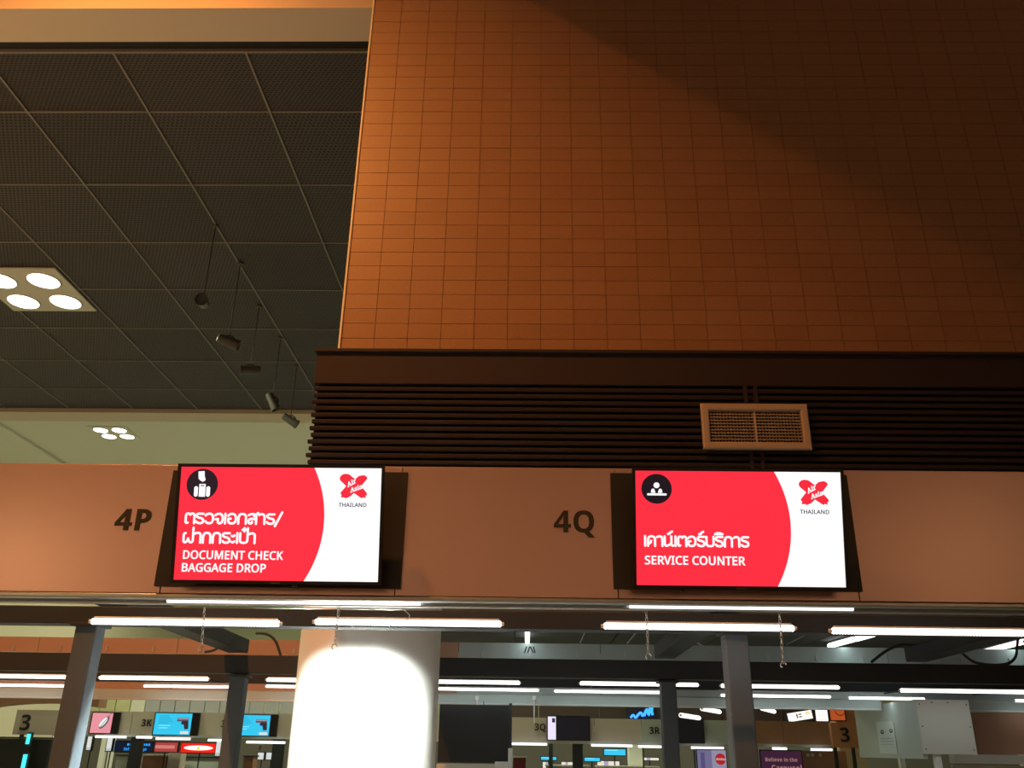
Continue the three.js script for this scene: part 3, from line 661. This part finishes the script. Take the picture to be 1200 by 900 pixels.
farScreen(790, 843, 824, 870, 'far switched-off black display right of the back steel post', (g, w, h) => { g.fillStyle = '#0a0a0e'; g.fillRect(0, 0, w, h); }, 0.6, 0);
// tube lights under the far fascia
for (const [x0, y0, x1, y1] of [[112, 863, 148, 864], [160, 863.5, 178, 864.5], [183, 865, 223, 866.5], [244, 867, 262, 868], [289, 869, 334, 871], [600, 871.5, 641, 872.5], [693, 873, 741, 874.5], [748, 874.5, 775, 875.5], [810, 876, 848, 877], [905, 877, 922, 877.5], [950, 878, 975, 879]]) {
  const a = onZ(x0, y0, D - 0.3), b = onZ(x1, y1, D - 0.3);
  tubeLight('distant tube light under the taupe fascia of the next island', 'tube lights on the next island', [(a.x + b.x) / 2, (a.y + b.y) / 2, -D + 0.3], b.x - a.x, 0.04, { plain: true, far: true, arm: -0.3 });
}
for (const [p, q] of [[[798, 842], [819, 838]], [[823, 835], [843, 830]], [[893, 833], [907, 831]]]) {
  const a = onZ(...p, 26), b = onZ(...q, 28);
  tubeLight('slanting tube light above the far fascia near the front right post', 'slanting tube lights', [(a.x + b.x) / 2, (a.y + b.y) / 2, -27], a.distanceTo(b), 0.06, { plain: true, far: true, turn: Math.atan2(-(b.z - a.z), b.x - a.x), tilt: 0, rod: 12.5 - (a.y + b.y) / 2 - 0.08 });
}
// what stands above the far fascia
function block(name, label, cat, x0, y0, x1, y1, d, t, m, parts) {
  const f = face(x0, y0, x1, y1, d, t), o = thing(name, label, cat, [f.cx, f.y0, -d]);
  part('body', box(f.w, f.h, t, 0, f.h / 2, -t / 2), m, o);
  if (parts) parts(o, f);
  return o;
}
const band = thing('far_bulkhead', 'dark brown bulkhead above the far fascia by 3Q', 'bulkhead', [0, 0, -36]);
{ const f = face(560, 822, 990, 845, 36, 0.3); for (let k = 0; k < 6; k++) part('panel', box(f.w / 6 - 0.03, f.h + 0.8, 0.3, f.x0 + f.w * (k + 0.5) / 6, f.cy + 0.2, -0.16), mat(0.05, 0.03, 0.03, 0.7), band); for (const x of [0.2, 0.8]) part('leg', box(0.15, f.cy, 0.15, f.x0 + f.w * x, f.cy / 2, -0.16), M.steelDark, band); }
{
  const t = thing('lattice_screen', 'pale lilac-grey panelled screen above the far 3K fascia', 'screen wall', [0, 2.6, -35]);
  const f = face(100, 818, 345, 840, 35, 0.1), n = 14;
  for (let k = 0; k < n; k++) part('panel', box(f.w / n - 0.05, f.h, 0.08, f.x0 + f.w * (k + 0.5) / n, f.cy - 2.6, -0.05), k < 3 ? M.olive : k < 4 ? M.offWhite : M.lilacGrey, t);
}
block('air_duct', 'long white duct box above the far fascia beside the round column', 'duct', 301, 825, 345, 834, 35.6, 0.8, M.offWhite, (o, f) => { part('joint', box(0.06, f.h + 0.04, 0.84, 0, f.h / 2, -0.4), M.aluSatin, o); part('support', box(0.06, f.y0, 0.06, 0, -f.y0 / 2, -0.4), M.steelDark, o); });
{
  const g = new THREE.Shape(); g.moveTo(-2.4, -0.25); g.quadraticCurveTo(0, 0.4, 2.6, 0.05); g.lineTo(2.6, 0.45); g.lineTo(-2.4, 0.6);
  const a = onZ(26, 826, 31); solo('curved_canopy', 'dark curved canopy above the far end sign 3 left of the post', 'canopy', new THREE.ExtrudeGeometry(g, { depth: 0.6, bevelEnabled: false }).translate(a.x, a.y - 0.1, -31.6), M.brownPanel);
}
// lit signs
function litSign(name, label, x0, y0, x1, y1, d, art, k, tilt = 0) {
  const f = face(x0, y0, x1, y1, d, 0.15), t = thing(name, label, 'sign', [f.cx, f.cy, -d]); t.rotation.z = tilt;
  part('case', box(f.w + 0.06, f.h + 0.06, 0.15, 0, 0, -0.08), M.bezel, t);
  if (!tilt) part('pole', cylY(0.025, f.cy, 0, -f.cy / 2, -0.2, 8), M.steelDark, t);
  const m = new THREE.MeshStandardMaterial({ roughness: 0.5, emissive: 0xffffff, emissiveMap: canvasTex(256, Math.max(32, Math.round(256 * f.h / f.w)), art), emissiveIntensity: k }); m.color.setRGB(0.02, 0.02, 0.02);
  part('sign_face', new THREE.PlaneGeometry(f.w, f.h).translate(0, 0, 0.004), m, t);
}
const D2 = 34.6;
litSign('led_sign', 'blue lettered LED sign under the far fascia beside the leaf display', 135, 869, 179, 881, D2, (g, w, h) => { g.fillStyle = '#06122a'; g.fillRect(0, 0, w, h); g.fillStyle = '#2aa4ff'; g.font = 'bold 26px sans-serif'; g.fillText('Self Baggage', 60, h - 8); for (let k = 0; k < 9; k++) g.fillRect(80 + k * 18, 12, 12, 14); }, 1.2);
litSign('illuminated_sign', 'red framed glowing sign under the far 3K display', 212, 871, 253, 882, D2, (g, w, h) => { g.fillStyle = '#e01810'; g.fillRect(0, 0, w, h); g.fillStyle = '#fff6e0'; g.beginPath(); g.ellipse(w / 2, h / 2, w * 0.42, h * 0.26, 0, 0, 7); g.fill(); g.fillStyle = '#ffc830'; g.beginPath(); g.arc(w / 2, h * 0.55, h * 0.16, 0, 7); g.fill(); }, 1.3);
litSign('illuminated_sign', 'soft pink lit sign left of the red framed sign', 176, 870, 208, 881, D2 + 1, (g, w, h) => { g.fillStyle = '#c04848'; g.fillRect(0, 0, w, h); g.fillStyle = '#e88a80'; g.fillRect(w * 0.1, h * 0.3, w * 0.8, h * 0.35); }, 0.8);
litSign('illuminated_sign', 'white lit slanted board above the far fascia left of the rust pillar', 923, 834, 952, 844, 33.2, (g, w, h) => { g.fillStyle = '#fff8ec'; g.fillRect(0, 0, w, h); g.fillStyle = '#555'; g.fillRect(90, 16, 16, h - 40); g.fillRect(114, 20, 34, 12); g.fillRect(114, 44, 34, 12); g.fillStyle = '#e8c890'; g.fillRect(190, 8, 40, 30); }, 1.25, 0.16);
litSign('illuminated_sign', 'small white lit board between the slanted board and the orange one', 956, 832, 970, 845, 33.2, (g, w, h) => { g.fillStyle = '#fff6f2'; g.fillRect(0, 0, w, h); g.fillStyle = '#d8b8b8'; for (let k = 0; k < 5; k++) g.fillRect(30, 30 + k * 40, 190, 10); }, 1.2);
litSign('illuminated_sign', 'orange lit board with a curved stroke beside the rust pillar', 973, 832, 990, 844, 33.4, (g, w, h) => { g.fillStyle = '#d8602c'; g.fillRect(0, 0, w, h); g.strokeStyle = '#a03c14'; g.lineWidth = 24; g.beginPath(); g.arc(w * 0.7, 0, w * 0.35, 0.3, 3); g.stroke(); }, 0.6);
{
  const t = thing('neon_sign', 'blue neon script sign above the 3R lettering', 'sign', [0, 0, -35.5]), m = glow(0.02, 0.2, 1.0, 3);
  for (const pts of [[[739, 841], [742, 838], [745, 841], [748, 837]], [[746, 840], [751, 835], [753, 839], [757, 833]], [[755, 839], [758, 831], [760, 838], [763, 832], [765, 838]], [[760, 836], [762, 829], [764, 828], [764, 833]]])
    part('neon_tube', tube(pts.map(([x, y]) => { const p = onZ(x, y, 35.5); return [p.x, p.y, 0]; }), 0.045, 20, 6), m, t);
  const a = onZ(752, 835, 35.6); part('backing', box(1.2, 0.5, 0.03, a.x, a.y, -0.1), M.black, t); part('pole', cylY(0.03, a.y, a.x, a.y / 2, -0.15), M.steelDark, t);
}
for (const [x0, y0, x1, y1, d, w] of [[196, 888, 212, 891, 40, 'left'], [570, 0, 0, 0, 0, '']].slice(0, 0)) void w;
for (const [x0, y0, x1, y1, l] of [[708, 878, 733, 885, 'bright cyan display under the far fascia beside a white pillar'], [685, 888, 703, 892, 'low thin cyan display left of the bright cyan one'], [634, 887, 652, 890.5, 'low thin cyan display below the 3Q screen']]) litSign('lit_panel', l, x0, y0, x1, y1, 40, (g, w, h) => { g.fillStyle = '#30c0e8'; g.fillRect(0, 0, w, h); g.fillStyle = '#8ae8ff'; g.fillRect(14, 8, w * 0.6, 8); }, 1.1);
for (const [x0, y0, x1, y1, l] of [[636, 893, 648, 900, 'small warm white lit panel on the far counter below 3Q'], [658, 893, 673, 900, 'small bluish white lit panel on the far counter'], [700, 892, 726, 900, 'brown framed white lit panel on the far counter'], [752, 888, 772, 891, 'thin white lit strip near the back right post']]) litSign('lit_panel', l, x0, y0, x1, y1, 41, (g, w, h) => { g.fillStyle = '#f4ead8'; g.fillRect(0, 0, w, h); g.fillStyle = '#b0a8c8'; g.fillRect(w * 0.3, 0, w * 0.2, h); }, 0.9);
for (const [x0, y0, x1, y1, l] of [[31, 860, 35, 872, 'short upright cyan light bar on the far dark kiosk'], [25.5, 884, 30, 905, 'lower upright cyan light bar on the far dark kiosk']]) {
  const d = y0 > 870 ? 30.7 : 30.9, f = face(x0, y0, x1, y1, d, 0.06), t = thing('light_bar', l, 'light bar', [f.cx, f.cy, -d]);
  part('tube', cylY(f.w / 2, f.h, 0, 0, 0.0, 10), glow(0.05, 0.75, 0.85, 1.6), t); part('holder', box(f.w * 1.6, f.h + 0.1, 0.05, 0, 0, -0.09), M.black, t); part('stand', box(f.w * 1.2, f.cy, 0.05, 0, -f.cy / 2, -0.13), M.black, t);
}
// counters, partitions and pillars of the far island
const counter = (label, x0, x1, yTop, d, m, m2) => {
  const a = onZ(x0, yTop, d), b = onZ(x1, yTop, d), t = thing('counter', label, 'counter', [(a.x + b.x) / 2, 0, -d]), w = b.x - a.x, h = a.y;
  part('front', box(w, h - 0.06, 0.06, 0, (h - 0.06) / 2, -0.05), m, t); part('top', box(w + 0.08, 0.05, 0.7, 0, h - 0.03, -0.3), m2, t);
  part('side', box(0.05, h - 0.06, 0.6, -w / 2 + 0.03, (h - 0.06) / 2, -0.35), m, t); part('side', box(0.05, h - 0.06, 0.6, w / 2 - 0.03, (h - 0.06) / 2, -0.35), m, t);
};
counter('dark kiosk block under the far end sign 3', -5, 60, 863, 31.2, M.black, M.steelDark);
counter('brown counter back beneath the pink lit sign', 168, 196, 884, 36, M.brownPanel, M.taupe);
counter('taupe counter back left of the red framed sign', 199, 213, 874, 36, M.taupe, M.offWhite);
counter('grey counter below the red framed sign', 214, 262, 886, 37, M.greyPanel, M.black);
counter('dark counter block right of the back steel post', 286, 297, 885, 36, M.brownPanel, M.steelDark);
counter('dark red counter back under the 3Q fascia', 597, 616, 886, 37, mat(0.16, 0.02, 0.03, 0.6), M.offWhite);
counter('grey counter between the far cyan displays', 640, 690, 896, 38, M.greyPanel, M.white);
counter('low white counter near the bright cyan display', 700, 772, 897, 38, M.offWhite, M.white);
counter('grey-green counter glass box under the LED sign', 137, 160, 884, 36, M.greyPanel, M.steelDark);
for (const [x0, x1, l] of [[118, 124, 'narrow light grey pillar right of the front left post'], [128, 133, 'narrow white pillar under the leaf display'], [736, 753, 'broad white pillar behind the far counters near 3R']]) {
  const a = onZ(x0, 880, 39), b = onZ(x1, 880, 39), t = thing('far_pillar', l, 'pillar', [(a.x + b.x) / 2, 0, -39]);
  part('shaft', rbox(b.x - a.x, 2.5, b.x - a.x, 0.02, 0, 1.25, 0), M.white, t); part('plinth', box(b.x - a.x + 0.1, 0.15, b.x - a.x + 0.1, 0, 0.08, 0), M.steelDark, t);
}
block('hanging_sign', 'beige hanging sign with a dark numeral right of the back steel post', 'sign', 289, 872.5, 330, 880.5, 34.3, 0.1, M.offWhite, (o, f) => { part('lettering', textGeo('2', f.h * 0.55, 0.02).translate(-0.2, f.h * 0.25, 0), M.letter, o); part('rod', cylY(0.03, 0.22, f.w * 0.3, f.h + 0.11, -0.05), M.steel, o); });
for (const [x0, x1, l] of [[302, 309, 'white lit window pane left of its twin under the hanging sign'], [312, 321, 'white lit window pane right of its twin under the hanging sign']]) litSign('lit_panel', l, x0, 882, x1, 890, 39, (g, w, h) => { g.fillStyle = '#e8eeea'; g.fillRect(0, 0, w, h); g.fillStyle = '#b8c0bc'; g.fillRect(0, h * 0.7, w, 8); }, 0.8);
block('wall_panel', 'dark brown wall panel under the far fascia near the rust pillar', 'panel', 941, 880, 994, 930, 33, 0.2, M.brownPanel, (o, f) => { for (const k of [0.15, 0.25, 0.42]) part('spot', new THREE.CylinderGeometry(0.06, 0.06, 0.03, 10).rotateX(Math.PI / 2).translate(-f.w / 2 + f.w * k, f.h * 0.9, 0.01), M.offWhite, o); });
block('rust_pillar', 'orange-brown pillar at the right end of the far fascia', 'pillar', 985, 830, 1012, 925, 33.5, 0.8, M.rust, (o, f) => part('base_cladding', box(f.w + 0.06, f.h * 0.5, 0.84, 0, f.h * 0.25, -0.39), mat(0.66, 0.52, 0.34, 0.6), o));
for (const [x0, y0, x1, y1, l] of [[102, 863, 107, 879, 'narrow bright white light slit right of the front left post'], [125, 865, 131, 880, 'bright white light slit left of the blue LED sign'], [61, 862, 76, 876, 'pale grey lit panel below the end sign 3'], [253, 868, 262, 886, 'white lit panel between the red sign and the back steel post']]) litSign('lit_panel', l, x0, y0, x1, y1, 34, (g, w, h) => { g.fillStyle = '#e4e6e2'; g.fillRect(0, 0, w, h); g.fillStyle = '#c4c8c4'; g.fillRect(0, h * 0.8, w, h * 0.2); }, 0.9);
litSign('poster', 'lilac poster with a round red badge beside the front right post', 818, 879, 852, 925, 30, (g, w, h) => {
  g.fillStyle = '#8e88b8'; g.fillRect(0, 0, w, h); g.fillStyle = '#b8b4d4'; g.fillRect(w * 0.5, 0, w * 0.5, h); g.fillStyle = '#6c6498'; g.fillRect(30, 20, 36, h);
  g.fillStyle = '#e02430'; g.beginPath(); g.arc(w * 0.80, h * 0.23, 46, 0, 7); g.fill(); g.fillStyle = '#fff'; g.font = 'italic bold 28px sans-serif'; g.fillText('AirAsia', w * 0.80 - 42, h * 0.23 + 10);
}, 0.55);
litSign('poster', 'purple poster reading Believe in the, right of the front right post', 893, 880, 941, 925, 30, (g, w, h) => { g.fillStyle = '#54284c'; g.fillRect(0, 0, w, h); g.fillStyle = '#e8a89c'; g.font = 'bold 31px sans-serif'; g.fillText('Believe in the', 24, 62); g.font = 'bold 46px sans-serif'; g.fillText('Carousel', 58, 116); }, 0.45);

scene.traverse((o) => {
  if (o.isMesh) { o.castShadow = true; o.receiveShadow = true; }
  if (o.isSpotLight) o.castShadow = true;
});
renderer.render(scene, camera);
